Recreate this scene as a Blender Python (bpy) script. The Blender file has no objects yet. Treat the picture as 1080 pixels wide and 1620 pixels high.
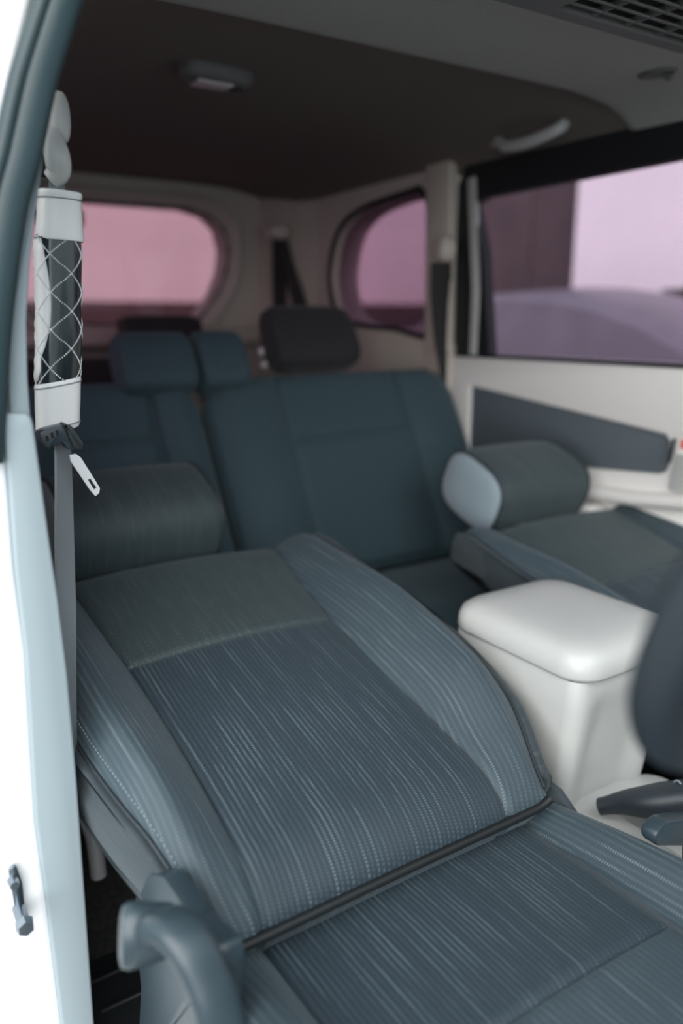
import bpy, bmesh, math, random
from mathutils import Vector, Matrix
random.seed(7)
R_ = math.radians

# ------------------------------------------------------------------ camera
FPX, PITCH, YAW = 1250.0, R_(14), R_(33.1)
CAM = Vector((-.90, 0, 1.0))
FW = Vector((math.sin(YAW)*math.cos(PITCH), math.cos(YAW)*math.cos(PITCH), -math.sin(PITCH)))
RT = Vector((math.cos(YAW), -math.sin(YAW), 0))
UP = RT.cross(FW)
sc = bpy.context.scene
col = sc.collection
cd = bpy.data.cameras.new('camera')
cam = bpy.data.objects.new('camera', cd)
col.objects.link(cam)
cam.location = CAM
cam.rotation_euler = (math.pi/2 - PITCH, 0, -YAW)
cd.sensor_fit = 'VERTICAL'
cd.sensor_height = 36
cd.sensor_width = 24
cd.lens = FPX/1620*36
cd.clip_start = .02
cd.dof.use_dof = True
cd.dof.focus_distance = .98
cd.dof.aperture_fstop = 1.6
sc.camera = cam

# ------------------------------------------------------------------ light
w = bpy.data.worlds.new('overcast_sky')
sc.world = w
w.use_nodes = True
wn = w.node_tree.nodes
bg = wn['Background']
bg.inputs['Color'].default_value = (.76, .92, 1.0, 1)
bg.inputs['Strength'].default_value = 1.2
sd = bpy.data.lights.new('sun', 'SUN')
sd.energy = 4.6
sd.angle = R_(75)
sd.color = (1, .97, .94)
so = bpy.data.objects.new('sun', sd)
col.objects.link(so)
so.rotation_euler = (R_(60), 0, R_(-46))
sc.view_settings.view_transform = 'Standard'
sc.view_settings.look = 'None'
sc.view_settings.gamma = 1
sc.view_settings.use_curve_mapping = False
sc.view_settings.exposure = .30


# ------------------------------------------------------------------ helpers
def P(u, v, X=None, Y=None, Z=None):
    """point of the place seen at photo pixel (u,v) on the real plane X=, Y= or Z="""
    d = FW + RT*((u-540)/FPX) + UP*((810-v)/FPX)
    i, val = (0, X) if X is not None else ((1, Y) if Y is not None else (2, Z))
    return CAM + d*((val-CAM[i])/d[i])


def ss(t):
    t = min(1, max(0, t))
    return t*t*(3-2*t)


def cl(t, a=0., b=1.):
    return min(b, max(a, t))


def link(name, me, mat, parent=None):
    o = bpy.data.objects.new(name, me)
    col.objects.link(o)
    if mat:
        me.materials.append(mat)
    if parent:
        o.parent = parent
    return o


def mesh(name, vs, fs, mat, parent=None, smooth=True, uvs=None, fix=True):
    me = bpy.data.meshes.new(name)
    me.from_pydata([tuple(v) for v in vs], [], fs)
    if uvs:
        lay = me.uv_layers.new(name='UVMap')
        for lp in me.loops:
            lay.data[lp.index].uv = uvs[lp.vertex_index]
    if fix:
        bm = bmesh.new()
        bm.from_mesh(me)
        bmesh.ops.recalc_face_normals(bm, faces=bm.faces)
        bm.to_mesh(me)
        bm.free()
    if smooth:
        for p in me.polygons:
            p.use_smooth = True
    return link(name, me, mat, parent)


def bm_obj(name, bm, mat, parent=None, smooth=False, auto=None):
    bmesh.ops.recalc_face_normals(bm, faces=bm.faces)
    me = bpy.data.meshes.new(name)
    bm.to_mesh(me)
    bm.free()
    if smooth:
        for p in me.polygons:
            p.use_smooth = True
        if auto:
            me.set_sharp_from_angle(angle=R_(auto))
    return link(name, me, mat, parent)


def empty(name, loc=(0, 0, 0)):
    o = bpy.data.objects.new(name, None)
    col.objects.link(o)
    o.empty_display_size = .05
    o['at'] = [float(c) for c in loc]
    return o


def thing(name, label, cat, group=None):
    o = empty(name)
    tag(o, label, cat, group)
    return o


def tag(o, label=None, cat=None, group=None, kind=None):
    if label:
        o['label'] = label
    if cat:
        o['category'] = cat
    if group:
        o['group'] = group
    if kind:
        o['kind'] = kind
    return o


def struct(o, label=None):
    o['kind'] = 'structure'
    if label:
        o['label'] = label
    return o


def box(name, lo, hi, mat, parent=None, bev=.004, seg=2, M=None):
    bm = bmesh.new()
    bmesh.ops.create_cube(bm, size=1)
    lo, hi = Vector(lo), Vector(hi)
    for v in bm.verts:
        v.co = Vector(((v.co[i]+.5)*(hi[i]-lo[i])+lo[i]) for i in range(3))
    if bev:
        bmesh.ops.bevel(bm, geom=bm.edges[:], offset=bev, segments=seg, affect='EDGES', profile=.5)
    if M:
        bm.transform(M)
    return bm_obj(name, bm, mat, parent, True, 40)


def prism(name, pts, vec, mat, parent=None, bev=.003, seg=2, smooth=True, holes=()):
    """solid slab: 3D outline pts (nearly planar) pushed by vec; holes are more outlines"""
    bm = bmesh.new()
    vec = Vector(vec)
    es = []
    for lp in [pts]+list(holes):
        vs = [bm.verts.new(p) for p in lp]
        es += [bm.edges.new((vs[i], vs[(i+1) % len(vs)])) for i in range(len(vs))]
    if holes:
        bmesh.ops.triangle_fill(bm, use_beauty=True, use_dissolve=False, edges=es)
    else:
        bm.faces.new([e.verts[0] for e in es])
    fs = bm.faces[:]
    r = bmesh.ops.extrude_face_region(bm, geom=fs)
    bmesh.ops.translate(bm, verts=[g for g in r['geom'] if isinstance(g, bmesh.types.BMVert)], vec=vec)
    bmesh.ops.recalc_face_normals(bm, faces=bm.faces)
    if bev:
        ed = [e for e in bm.edges if len(e.link_faces) == 2 and e.calc_face_angle(0) > R_(50)]
        bmesh.ops.bevel(bm, geom=ed, offset=bev, segments=seg, affect='EDGES', profile=.5)
    return bm_obj(name, bm, mat, parent, smooth, 35)


def px(pts, **k):
    return [P(u, v, **k) for u, v in pts]


def round_poly(pts, r, n=4):
    """round the corners of a closed 2D/3D outline"""
    out = []
    N = len(pts)
    for i in range(N):
        a, b, c = Vector(pts[i-1]), Vector(pts[i]), Vector(pts[(i+1) % N])
        ri = r[i] if isinstance(r, (list, tuple)) else r
        if ri <= 0:
            out.append(b)
            continue
        da, dc = (a-b), (c-b)
        k = min(ri, da.length*.45, dc.length*.45)
        p0, p1 = b+da.normalized()*k, b+dc.normalized()*k
        for j in range(n+1):
            t = j/n
            out.append(p0*(1-t)**2+b*2*t*(1-t)+p1*t*t)
    return out


def catmull(pts, n=8, closed=False):
    pts = [Vector(p) for p in pts]
    N = len(pts)
    out = []
    rng = range(N if closed else N-1)
    for i in rng:
        p0 = pts[(i-1) % N] if (closed or i > 0) else pts[0]*2-pts[1]
        p1, p2 = pts[i], pts[(i+1) % N]
        p3 = pts[(i+2) % N] if (closed or i+2 < N) else pts[-1]*2-pts[-2]
        for j in range(n):
            t = j/n
            out.append(.5*((2*p1)+(p2-p0)*t+(2*p0-5*p1+4*p2-p3)*t*t+(3*p1-p0-3*p2+p3)*t**3))
    if not closed:
        out.append(pts[-1])
    return out


def sweep(name, path, prof, mat, parent=None, up=(0, 0, 1), closed=False, scales=None, uv=False):
    """sweep a closed 2D profile [(side,up)] along a path"""
    up = Vector(up)
    n = len(path)
    m = len(prof)
    vs, fs, uvs = [], [], []
    dist = 0
    for i, p in enumerate(path):
        p = Vector(p)
        a = Vector(path[i-1]) if (i > 0 or closed) else p
        b = Vector(path[(i+1) % n]) if (i < n-1 or closed) else p
        t = (b-a).normalized()
        side = t.cross(up)
        if side.length < 1e-4:
            side = t.cross(Vector((1, 0, 0)))
        side.normalize()
        u2 = side.cross(t).normalized()
        k = scales[i] if scales else 1
        if i:
            dist += (p-Vector(path[i-1])).length
        for j, (x, y) in enumerate(prof):
            vs.append(p+side*x*k+u2*y*k)
            uvs.append((j/m*.05, dist))
    for i in range(n if closed else n-1):
        for j in range(m):
            a, b = i*m+j, i*m+(j+1) % m
            c, d = ((i+1) % n)*m+(j+1) % m, ((i+1) % n)*m+j
            fs.append((a, b, c, d))
    if not closed:
        fs.append(tuple(range(m))[::-1])
        fs.append(tuple((n-1)*m+j for j in range(m)))
    o = mesh(name, vs, fs, mat, parent, True, uvs if uv else None)
    o.data.set_sharp_from_angle(angle=R_(50))
    return o


def circ(r, n=12, sx=1, sy=1, e=1.0):
    out = []
    for i in range(n):
        a = 2*math.pi*i/n
        c, s = math.cos(a), math.sin(a)
        out.append((math.copysign(abs(c)**e, c)*r*sx, math.copysign(abs(s)**e, s)*r*sy))
    return out


def loft(name, rings, mat, parent=None, cap=True, uvs=None, sharp=45, smooth=True):
    m = len(rings[0])
    vs = [p for r in rings for p in r]
    fs = []
    for i in range(len(rings)-1):
        for j in range(m):
            fs.append((i*m+j, i*m+(j+1) % m, (i+1)*m+(j+1) % m, (i+1)*m+j))
    if cap:
        fs.append(tuple(range(m))[::-1])
        fs.append(tuple((len(rings)-1)*m+j for j in range(m)))
    o = mesh(name, vs, fs, mat, parent, smooth, uvs)
    if sharp:
        o.data.set_sharp_from_angle(angle=R_(sharp))
    return o


def panel(name, fn, s0, s1, v0, v1, ns, nv, mat, parent, groove=.006, rad=.012, skirt=.014, wid=.5, edges=(1, 1, 1, 1)):
    """a padded upholstery panel on the surface fn(s,v): puffed, its rim tucked down into the seam.
    wid = metres per unit s (for edge falloff and uv)"""
    vs, uvs, fs = [], [], []

    def dense(a, b, n):
        # finer spacing near both ends
        return [a+(b-a)*(.5-.5*math.cos(math.pi*i/n))*.5+(b-a)*i/n*.5 for i in range(n+1)]
    S = dense(s0, s1, ns)
    V = dense(v0, v1, nv)
    cols, rows = len(S), len(V)

    def nrm(s, v):
        e = .004
        du = fn(s+e, v)-fn(s-e, v)
        dv = fn(s, v+e)-fn(s, v-e)
        n = du.cross(dv)
        return n.normalized() if n.length > 0 else Vector((0, 0, 1))
    for j, v in enumerate(V):
        L = 0
        run = [0]
        for i in range(1, cols):
            L += (fn(S[i], v)-fn(S[i-1], v)).length
            run.append(L)
        off = fn((s0+s1)/2, v)
        for i, s in enumerate(S):
            p = fn(s, v)
            n = nrm(s, v)
            drop = 0
            for wgt, d in zip(edges, (run[i], L-run[i], v-v0, v1-v)):
                k = cl(1-d/rad)
                drop = max(drop, wgt*k*k)
            vs.append(p-n*groove*drop)
            uvs.append((run[i]-L/2+(s0+s1)*.37, v))
    for j in range(rows-1):
        for i in range(cols-1):
            a = j*cols+i
            fs.append((a, a+1, a+cols+1, a+cols))
    rim = [i for i in range(cols)]+[j*cols+cols-1 for j in range(1, rows)] + \
          [(rows-1)*cols+i for i in range(cols-2, -1, -1)]+[j*cols for j in range(rows-2, 0, -1)]
    base = len(vs)
    for r in rim:
        j, i = divmod(r, cols)
        n = nrm(S[i], V[j])
        vs.append(vs[r]-n*skirt)
        uvs.append(uvs[r])
    m = len(rim)
    for k in range(m):
        fs.append((rim[k], rim[(k+1) % m], base+(k+1) % m, base+k))
    fs.append(tuple(base+k for k in range(m))[::-1])
    return mesh(name, vs, fs, mat, parent, True, uvs, fix=True)


# ------------------------------------------------------------------ materials
def mat(name, colr, rough=.5, metal=0, spec=.5, bump=None, sheen=0, noise=None, coat=0):
    m = bpy.data.materials.new(name)
    m.use_nodes = True
    nt = m.node_tree
    b = nt.nodes['Principled BSDF']
    b.inputs['Base Color'].default_value = (*colr, 1)
    b.inputs['Roughness'].default_value = rough
    b.inputs['Metallic'].default_value = metal
    b.inputs['Specular IOR Level'].default_value = spec
    if sheen:
        b.inputs['Sheen Weight'].default_value = sheen
        b.inputs['Sheen Roughness'].default_value = .4
    if coat:
        b.inputs['Coat Weight'].default_value = coat
        b.inputs['Coat Roughness'].default_value = .05
    if noise or bump:
        tc = nt.nodes.new('ShaderNodeTexCoord')
        nz = nt.nodes.new('ShaderNodeTexNoise')
        nz.inputs['Scale'].default_value = (bump or noise)[0]
        nz.inputs['Detail'].default_value = 4
        nt.links.new(tc.outputs['Object'], nz.inputs['Vector'])
        if bump:
            bp = nt.nodes.new('ShaderNodeBump')
            bp.inputs['Strength'].default_value = bump[1]
            bp.inputs['Distance'].default_value = .002
            nt.links.new(nz.outputs['Fac'], bp.inputs['Height'])
            nt.links.new(bp.outputs['Normal'], b.inputs['Normal'])
        if noise:
            nz2 = nt.nodes.new('ShaderNodeTexNoise')
            nz2.inputs['Scale'].default_value = noise[0]
            nz2.inputs['Detail'].default_value = 6
            nt.links.new(tc.outputs['Object'], nz2.inputs['Vector'])
            mr = nt.nodes.new('ShaderNodeMapRange')
            mr.inputs[1].default_value = .3
            mr.inputs[2].default_value = .7
            mr.inputs[3].default_value = 1-noise[1]
            mr.inputs[4].default_value = 1+noise[1]
            nt.links.new(nz2.outputs['Fac'], mr.inputs[0])
            mx = nt.nodes.new('ShaderNodeMix')
            mx.data_type = 'RGBA'
            mx.blend_type = 'MULTIPLY'
            mx.inputs[0].default_value = 1
            mx.inputs[6].default_value = (*colr, 1)
            nt.links.new(mr.outputs[0], mx.inputs[7])
            nt.links.new(mx.outputs[2], b.inputs['Base Color'])
    return m


def fabric(name, dark, light, pitch, dash, streak, amount, rough=.75, cover=.5):
    """woven seat cloth: ribs across u, broken into dashes along v, strength varied by long streaks"""
    m = bpy.data.materials.new(name)
    m.use_nodes = True
    nt = m.node_tree
    N, Lk = nt.nodes.new, nt.links.new
    b = nt.nodes['Principled BSDF']
    b.inputs['Roughness'].default_value = rough
    b.inputs['Specular IOR Level'].default_value = .5
    b.inputs['Sheen Weight'].default_value = .12
    b.inputs['Sheen Roughness'].default_value = .45
    b.inputs['Sheen Tint'].default_value = (.8, .95, 1, 1)
    uv = N('ShaderNodeUVMap')
    sp = N('ShaderNodeSeparateXYZ')
    Lk(uv.outputs['UV'], sp.inputs[0])

    def math_(op, a, bb=None):
        n = N('ShaderNodeMath')
        n.operation = op
        for i, x in enumerate((a, bb)):
            if x is None:
                continue
            if isinstance(x, (int, float)):
                n.inputs[i].default_value = x
            else:
                Lk(x, n.inputs[i])
        return n.outputs[0]
    # slight wander of the ribs
    nz0 = N('ShaderNodeTexNoise')
    nz0.inputs['Scale'].default_value = 18
    Lk(uv.outputs['UV'], nz0.inputs['Vector'])
    uw = math_('ADD', sp.outputs['X'], math_('MULTIPLY', math_('SUBTRACT', nz0.outputs['Fac'], .5), pitch*.35))
    rib = math_('SINE', math_('MULTIPLY', uw, 2*math.pi/pitch))
    ribm = N('ShaderNodeMapRange')
    ribm.interpolation_type = 'SMOOTHSTEP'
    ribm.inputs[1].default_value = cover
    ribm.inputs[2].default_value = cover+.4
    Lk(rib, ribm.inputs[0])
    # dash phase shifts from rib to rib
    idx = math_('FLOOR', math_('DIVIDE', uw, pitch))
    ph = math_('MULTIPLY', idx, 2.4)
    da = math_('SINE', math_('ADD', math_('MULTIPLY', sp.outputs['Y'], 2*math.pi/dash), ph))
    dm = N('ShaderNodeMapRange')
    dm.interpolation_type = 'SMOOTHSTEP'
    dm.inputs[1].default_value = -.4
    dm.inputs[2].default_value = .4
    dm.inputs[3].default_value = .2
    Lk(da, dm.inputs[0])
    # streaks: noise per rib index, long along v
    cb = N('ShaderNodeCombineXYZ')
    Lk(math_('MULTIPLY', idx, 3.37), cb.inputs[0])
    Lk(math_('MULTIPLY', sp.outputs['Y'], streak), cb.inputs[1])
    nz = N('ShaderNodeTexNoise')
    nz.inputs['Scale'].default_value = 1
    nz.inputs['Detail'].default_value = 3
    Lk(cb.outputs[0], nz.inputs['Vector'])
    st = N('ShaderNodeMapRange')
    st.interpolation_type = 'SMOOTHSTEP'
    st.inputs[1].default_value = .44
    st.inputs[2].default_value = .72
    st.inputs[3].default_value = .20
    Lk(nz.outputs['Fac'], st.inputs[0])
    fac = math_('MULTIPLY', math_('MULTIPLY', ribm.outputs[0], dm.outputs[0]), st.outputs[0])
    # fine weave
    wv = math_('MULTIPLY', math_('SINE', math_('MULTIPLY', sp.outputs['X'], 2*math.pi/.0016)),
               math_('SINE', math_('MULTIPLY', sp.outputs['Y'], 2*math.pi/.0016)))
    mx = N('ShaderNodeMix')
    mx.data_type = 'RGBA'
    mx.inputs[6].default_value = (*dark, 1)
    mx.inputs[7].default_value = (*light, 1)
    Lk(math_('MULTIPLY', fac, amount), mx.inputs[0])
    Lk(mx.outputs[2], b.inputs['Base Color'])
    bp = N('ShaderNodeBump')
    bp.inputs['Strength'].default_value = .5
    bp.inputs['Distance'].default_value = .0012
    Lk(math_('ADD', math_('ADD', math_('MULTIPLY', rib, .12), math_('MULTIPLY', wv, .2)), math_('MULTIPLY', fac, .8)), bp.inputs['Height'])
    Lk(bp.outputs['Normal'], b.inputs['Normal'])
    return m


def tint_glass(name, tint, gloss=.08):
    m = bpy.data.materials.new(name)
    m.use_nodes = True
    nt = m.node_tree
    nt.nodes.remove(nt.nodes['Principled BSDF'])
    out = nt.nodes['Material Output']
    tr = nt.nodes.new('ShaderNodeBsdfTransparent')
    tr.inputs['Color'].default_value = (*tint, 1)
    gl = nt.nodes.new('ShaderNodeBsdfGlossy')
    gl.inputs['Roughness'].default_value = .03
    fr = nt.nodes.new('ShaderNodeFresnel')
    fr.inputs['IOR'].default_value = 1.35
    mx = nt.nodes.new('ShaderNodeMixShader')
    ge = nt.nodes.new('ShaderNodeNewGeometry')
    iv_ = nt.nodes.new('ShaderNodeMath')
    iv_.operation = 'SUBTRACT'
    iv_.inputs[0].default_value = 1
    mu = nt.nodes.new('ShaderNodeMath')
    mu.operation = 'MULTIPLY'
    nt.links.new(ge.outputs['Backfacing'], iv_.inputs[1])
    nt.links.new(iv_.outputs[0], mu.inputs[0])
    nt.links.new(fr.outputs[0], mu.inputs[1])
    nt.links.new(mu.outputs[0], mx.inputs[0])
    nt.links.new(tr.outputs[0], mx.inputs[1])
    nt.links.new(gl.outputs[0], mx.inputs[2])
    nt.links.new(mx.outputs[0], out.inputs['Surface'])
    return m


FAB = fabric('ribbed_cloth', (.015, .028, .040), (.15, .205, .235), .0068, .0030, 7, .55, cover=-.1, rough=.58)
FABB = fabric('bolster_cloth', (.034, .054, .068), (.25, .31, .34), .0085, .0034, 6, .42, cover=.05, rough=.55)
FABU = fabric('streaked_cloth', (.027, .042, .047), (.17, .215, .225), .0034, .010, 10, .6, cover=.2, rough=.6)
SIDE = fabric('side_cloth', (.032, .044, .052), (.085, .105, .115), .0030, .003, 3, .7)
BENCH = fabric('bench_cloth', (.028, .060, .074), (.055, .09, .105), .006, .004, 5, .6)
M = dict(
    piping=mat('piping_cord', (.020, .028, .035), .6, bump=(400, .4)),
    thread=mat('seam_thread', (.20, .24, .26), .6),
    capcloth=mat('smooth_cap_cloth', (.24, .30, .34), .8, sheen=.3, bump=(900, .3)),
    darkcloth=mat('dark_cloth', (.020, .020, .022), .85, sheen=.15, bump=(700, .3)),
    plastic=mat('slate_plastic', (.030, .046, .057), .30, bump=(900, .12)),
    darkplastic=mat('dark_plastic', (.02, .026, .030), .45),
    black=mat('black_rubber', (.008, .010, .011), .5),
    seal=mat('weatherstrip_rubber', (.011, .030, .036), .45, bump=(300, .1)),
    ivory=mat('ivory_plastic', (.47, .475, .462), .35, bump=(900, .06)),
    cream=mat('cream_trim', (.50, .45, .40), .55, bump=(500, .08)),
    card=mat('door_card', (.76, .735, .715), .5, bump=(700, .06)),
    pillar=mat('light_grey_trim', (.27, .325, .35), .5, bump=(800, .06)),
    white=mat('white_paint', (.86, .87, .88), .25, coat=.5),
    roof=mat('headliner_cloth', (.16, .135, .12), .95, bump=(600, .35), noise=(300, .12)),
    roof2=mat('headliner_front_cloth', (.40, .395, .375), .95, bump=(900, .4), noise=(500, .18)),
    vent=mat('vent_plastic', (.14, .14, .135), .5),
    ventdark=mat('vent_cavity', (.012, .012, .012), .8),
    slate=mat('slate_vinyl', (.085, .105, .122), .6, bump=(500, .15)),
    web=mat('grey_webbing', (.22, .25, .265), .6, bump=(900, .5)),
    webdark=mat('dark_webbing', (.022, .020, .021), .7, bump=(900, .4)),
    leather=mat('black_leather', (.012, .018, .022), .16, spec=.6),
    cuff=mat('white_leather', (.74, .74, .74), .38, bump=(200, .15)),
    gem=mat('crystal_bead', (.75, .78, .80), .12, metal=.6),
    satin=mat('satin_metal', (.80, .81, .83), .35, metal=.35),
    chrome=mat('chrome', (.75, .77, .80), .12, metal=1),
    steel=mat('steel', (.25, .29, .33), .3, metal=1),
    carpet=mat('dark_carpet', (.018, .018, .018), .95, bump=(250, 1.0), noise=(160, .5)),
    rubber=mat('rubber_mat', (.014, .018, .021), .6, bump=(300, .2)),
    grip=mat('wheel_leather', (.020, .027, .034), .42, bump=(600, .2)),
    red=mat('red_print', (.75, .12, .10), .5),
    paper=mat('sticker_white', (.80, .78, .76), .5),
    asphalt=mat('asphalt', (.22, .215, .21), .9, noise=(8, .15), bump=(60, .3)),
    plaster=mat('pale_plaster', (.80, .77, .76), .85, noise=(1.5, .05), bump=(40, .2)),
    maroon=mat('dark_brown_boards', (.07, .05, .05), .7, noise=(3, .15)),
    void=mat('dark_opening', (.015, .013, .015), .8),
    carpaint=mat('grey_car_paint', (.15, .14, .16), .45, coat=.15, noise=(3, .15)),
    carglass=mat('dark_car_glass', (.02, .02, .025), .05),
    lamp=mat('lamp_lens', (.62, .55, .55), .2),
    redlens=mat('red_lens', (.8, .06, .05), .2),
)
GL_BACK = tint_glass('rear_tint', (.56, .42, .465))
GL_SIDE = tint_glass('side_tint', (.68, .605, .675))
GL_Q = tint_glass('quarter_tint', (.46, .34, .41))

# ------------------------------------------------------------------ setting: car shell
fl = struct(box('floor', (-.78, -.45, -.06), (.74, 2.8, 0), M['carpet'], bev=0))
mt = struct(box('ground', (-9, -6, -.40), (14, 14, -.34), M['asphalt'], bev=0))


def ceil_z(x, y):
    base = 1.462 - .008*max(0, (y-1.5)/1.2)**2*2
    return base - .075*(abs(x)/.64)**5


def build_ceiling():
    xs = [-.66+i*(1.32/28) for i in range(29)]
    ys = [1.16+i*(1.62/16) for i in range(17)]
    vs, fs = [], []
    for y in ys:
        for x in xs:
            vs.append((x, y, ceil_z(x, y)))
    n = len(xs)
    for j in range(len(ys)-1):
        for i in range(n-1):
            fs.append((j*n+i, j*n+i+1, (j+1)*n+i+1, (j+1)*n+i))
    # thickness
    b = len(vs)
    vs += [(x, y, 1.52) for (x, y, z) in vs]
    fs += [tuple(b+k for k in f)[::-1] for f in fs[:]]
    rim = list(range(n))+[j*n+n-1 for j in range(1, len(ys))]+[(len(ys)-1)*n+i for i in range(n-2, -1, -1)]+[j*n for j in range(len(ys)-2, 0, -1)]
    m = len(rim)
    for k in range(m):
        fs.append((rim[k], rim[(k+1) % m], b+rim[(k+1) % m], b+rim[k]))
    return struct(mesh('ceiling', vs, fs, M['roof'], None, True))


ce = build_ceiling()
ce.data.set_sharp_from_angle(angle=R_(50))


def build_front_lining():
    """lower front lining with a rolled rear edge at Y ~ 1.2"""
    xs = [-.655+i*(1.31/36) for i in range(37)]

    def yedge(x):
        # rear edge bends forward towards the near side and away at the far side
        return 1.20 - .10*max(0, (-.42-x)/.24)**2 + .02*max(0, (x-.40)/.25)
    prof = [(.14, 1.405), (.3, 1.415), (.55, 1.42), (.80, 1.423), (1.0, 1.426)]
    vs, fs = [], []
    for x in xs:
        ye = yedge(x)
        d = -.048*(abs(x)/.64)**9
        ring = [(y, z) for y, z in prof]+[(ye-.03, 1.428), (ye-.012, 1.430), (ye-.003, 1.436), (ye, 1.446), (ye, 1.50), (.14, 1.50)]
        vs += [(x, y, z+(d if z < 1.49 else 0)) for y, z in ring]
    m = len(ring)
    for i in range(len(xs)-1):
        for j in range(m):
            fs.append((i*m+j, i*m+(j+1) % m, (i+1)*m+(j+1) % m, (i+1)*m+j))
    fs.append(tuple(range(m)))
    fs.append(tuple((len(xs)-1)*m+j for j in range(m)))
    o = mesh('trim_1', vs, fs, M['roof2'])
    o.data.set_sharp_from_angle(angle=R_(40))
    return struct(o, 'grey cloth front roof lining hanging lower than the ceiling behind')


build_front_lining()

# far side: wall with quarter window, door with window
XR = .64


def loopx(pts, X):
    return [P(u, v, X=X) for u, v in pts]


qpix = [(521, 450), (523, 410), (534, 368), (556, 340), (590, 322), (650, 302), (664, 299), (676, 318), (681, 345), (684, 521), (625, 520), (556, 512), (532, 495)]
qhole = [Vector((.62, p.y, p.z)) for p in catmull(loopx(qpix, .62), 3, True)]


def yz(pts, X):
    return [Vector((X, y, z)) for y, z in pts]


struct(prism('wall_right', yz([(1.79, -.02), (2.80, -.02), (2.80, 1.47), (1.79, 1.47)], .62), (.12, 0, 0), M['cream'], holes=[qhole], bev=0), 'cream far side panel around the quarter window')
# thin glass
q = struct(prism('window_1', [p+Vector((.035, 0, 0)) for p in qhole], (.005, 0, 0), GL_Q, bev=0), 'purple tinted quarter window beside the rear bench')
sweep('window_seal', [Vector((.622, p.y, p.z)) for p in qhole], circ(.010, 8), M['black'], q, up=(1, 0, 0), closed=True)

# sliding door
door = struct(empty('door_1'), 'cream sliding door with slate insert and large tinted window')
dw_in = [(1.615, .895), (1.655, 1.16), (1.70, 1.29), (1.66, 1.302), (.985, 1.312), (.985, .899)]
dw_out = [(1.765, .885), (1.765, 1.345), (1.735, 1.392), (.90, 1.392), (.90, .885)]
dframe = prism('window_frame', yz(dw_out, .632), (.03, 0, 0), M['black'], door, holes=[yz(dw_in, .632)], bev=0)
pane = prism('window_pane', yz([(1.72, .88), (1.73, 1.33), (.93, 1.33), (.93, .88)], .650), (.005, 0, 0), GL_SIDE, door, bev=0)
prism('door_skin', yz([(1.785, -.02), (1.785, .892), (.93, .897), (.93, -.02)], .645), (.10, 0, 0), M['cream'], door, bev=.004)
# upper door card, bulging a little into the cabin
dcard = [(1.775, .60), (1.775, .885), (.945, .890), (.945, .60)]
ins = [(1.672, .808), (1.045, .747), (1.035, .735), (1.030, .69), (1.036, .668), (1.055, .660), (1.335, .634), (1.672, .632)]
cardm = M['card']
prism('door_card', yz(dcard, .618), (.030, 0, 0), cardm, door, bev=.008, seg=3, holes=[yz(ins, .618)])
prism('insert_panel', round_poly(yz([(1.676, .812), (1.040, .749), (1.028, .655), (1.335, .631), (1.676, .629)], .627), [.01, .03, .03, 0, .01]), (.02, 0, 0), M['slate'], door, bev=.003)
# armrest lip and pocket
lip = [(1.70, .598), (1.30, .600), (1.10, .608), (.945, .628)]
sweep('armrest_ledge', [Vector((.612, y, z-.012)) for y, z in lip], circ(.022, 14, 1, .75, .8), cardm, door)
prism('lower_card', yz([(1.775, .02), (1.775, .60), (.945, .60), (.945, .02)], .632), (.02, 0, 0), cardm, door, bev=.004)
pocket = round_poly(yz([(1.45, .24), (1.42, .545), (1.185, .565), (1.165, .53), (1.15, .24)], .56), .05, 5)
prism('door_pocket', pocket, (.075, 0, 0), cardm, door, bev=.018, seg=3)
# pull-handle bezel with sticker, at the right edge of the view
bz = round_poly(yz([(1.008, .757), (.94, .762), (.94, .635), (1.022, .625)], .610), .018)
hb = prism('handle_bezel', bz, (.02, 0, 0), M['ivory'], door, bev=.005)
prism('handle_recess', round_poly(yz([(1.021, .742), (1.014, .744), (1.020, .690), (1.026, .69)], .6095), .002), (.004, 0, 0), M['darkplastic'], hb, bev=0)
st = prism('warning_sticker', yz([(1.004, .752), (.966, .754), (.968, .715), (1.006, .712)], .6085), (.002, 0, 0), M['paper'], hb, bev=0)
prism('sticker_print', yz([(.997, .746), (.972, .748), (.973, .727), (.999, .725)], .6078), (.001, 0, 0), M['red'], hb, bev=0)
# cream strip on the frame between door and quarter panel
prism('frame_strip', [P(738, 283, X=.628), P(751, 278, X=.628), P(757, 460, X=.628), P(752, 562, X=.628), P(741, 562, X=.628), P(745, 460, X=.628)], (.012, 0, 0), M['ivory'], door, bev=.003)
# pillar trims on the far side
struct(prism('trim_2', yz([(1.755, .90), (1.86, .90), (1.875, 1.42), (1.765, 1.42)], .602), (.03, 0, 0), M['cream'], bev=.008, seg=3), 'cream pillar trim between sliding door and quarter window')
struct(prism('trim_3', yz([(1.755, -.02), (1.86, -.02), (1.86, .92), (1.755, .92)], .606), (.03, 0, 0), M['cream'], bev=.006), 'cream lower pillar trim behind the rear bench')
# front door far side and pillar (out of view, closes the cabin)
struct(prism('trim_4', yz([(.78, .88), (.93, .88), (.93, 1.42), (.78, 1.42)], .63), (.1, 0, 0), M['cream'], bev=.006), 'unseen cream far side middle pillar')
d2 = struct(empty('door_2'), 'unseen cream front passenger door')
prism('door_skin', yz([(.93, -.02), (.93, .88), (-.40, .86), (-.40, -.02)], .64), (.1, 0, 0), M['cream'], d2, bev=.01)
prism('window_pane', yz([(.80, .86), (.80, 1.40), (.15, 1.40), (-.30, .86)], .68), (.005, 0, 0), GL_SIDE, d2, bev=0)
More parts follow.
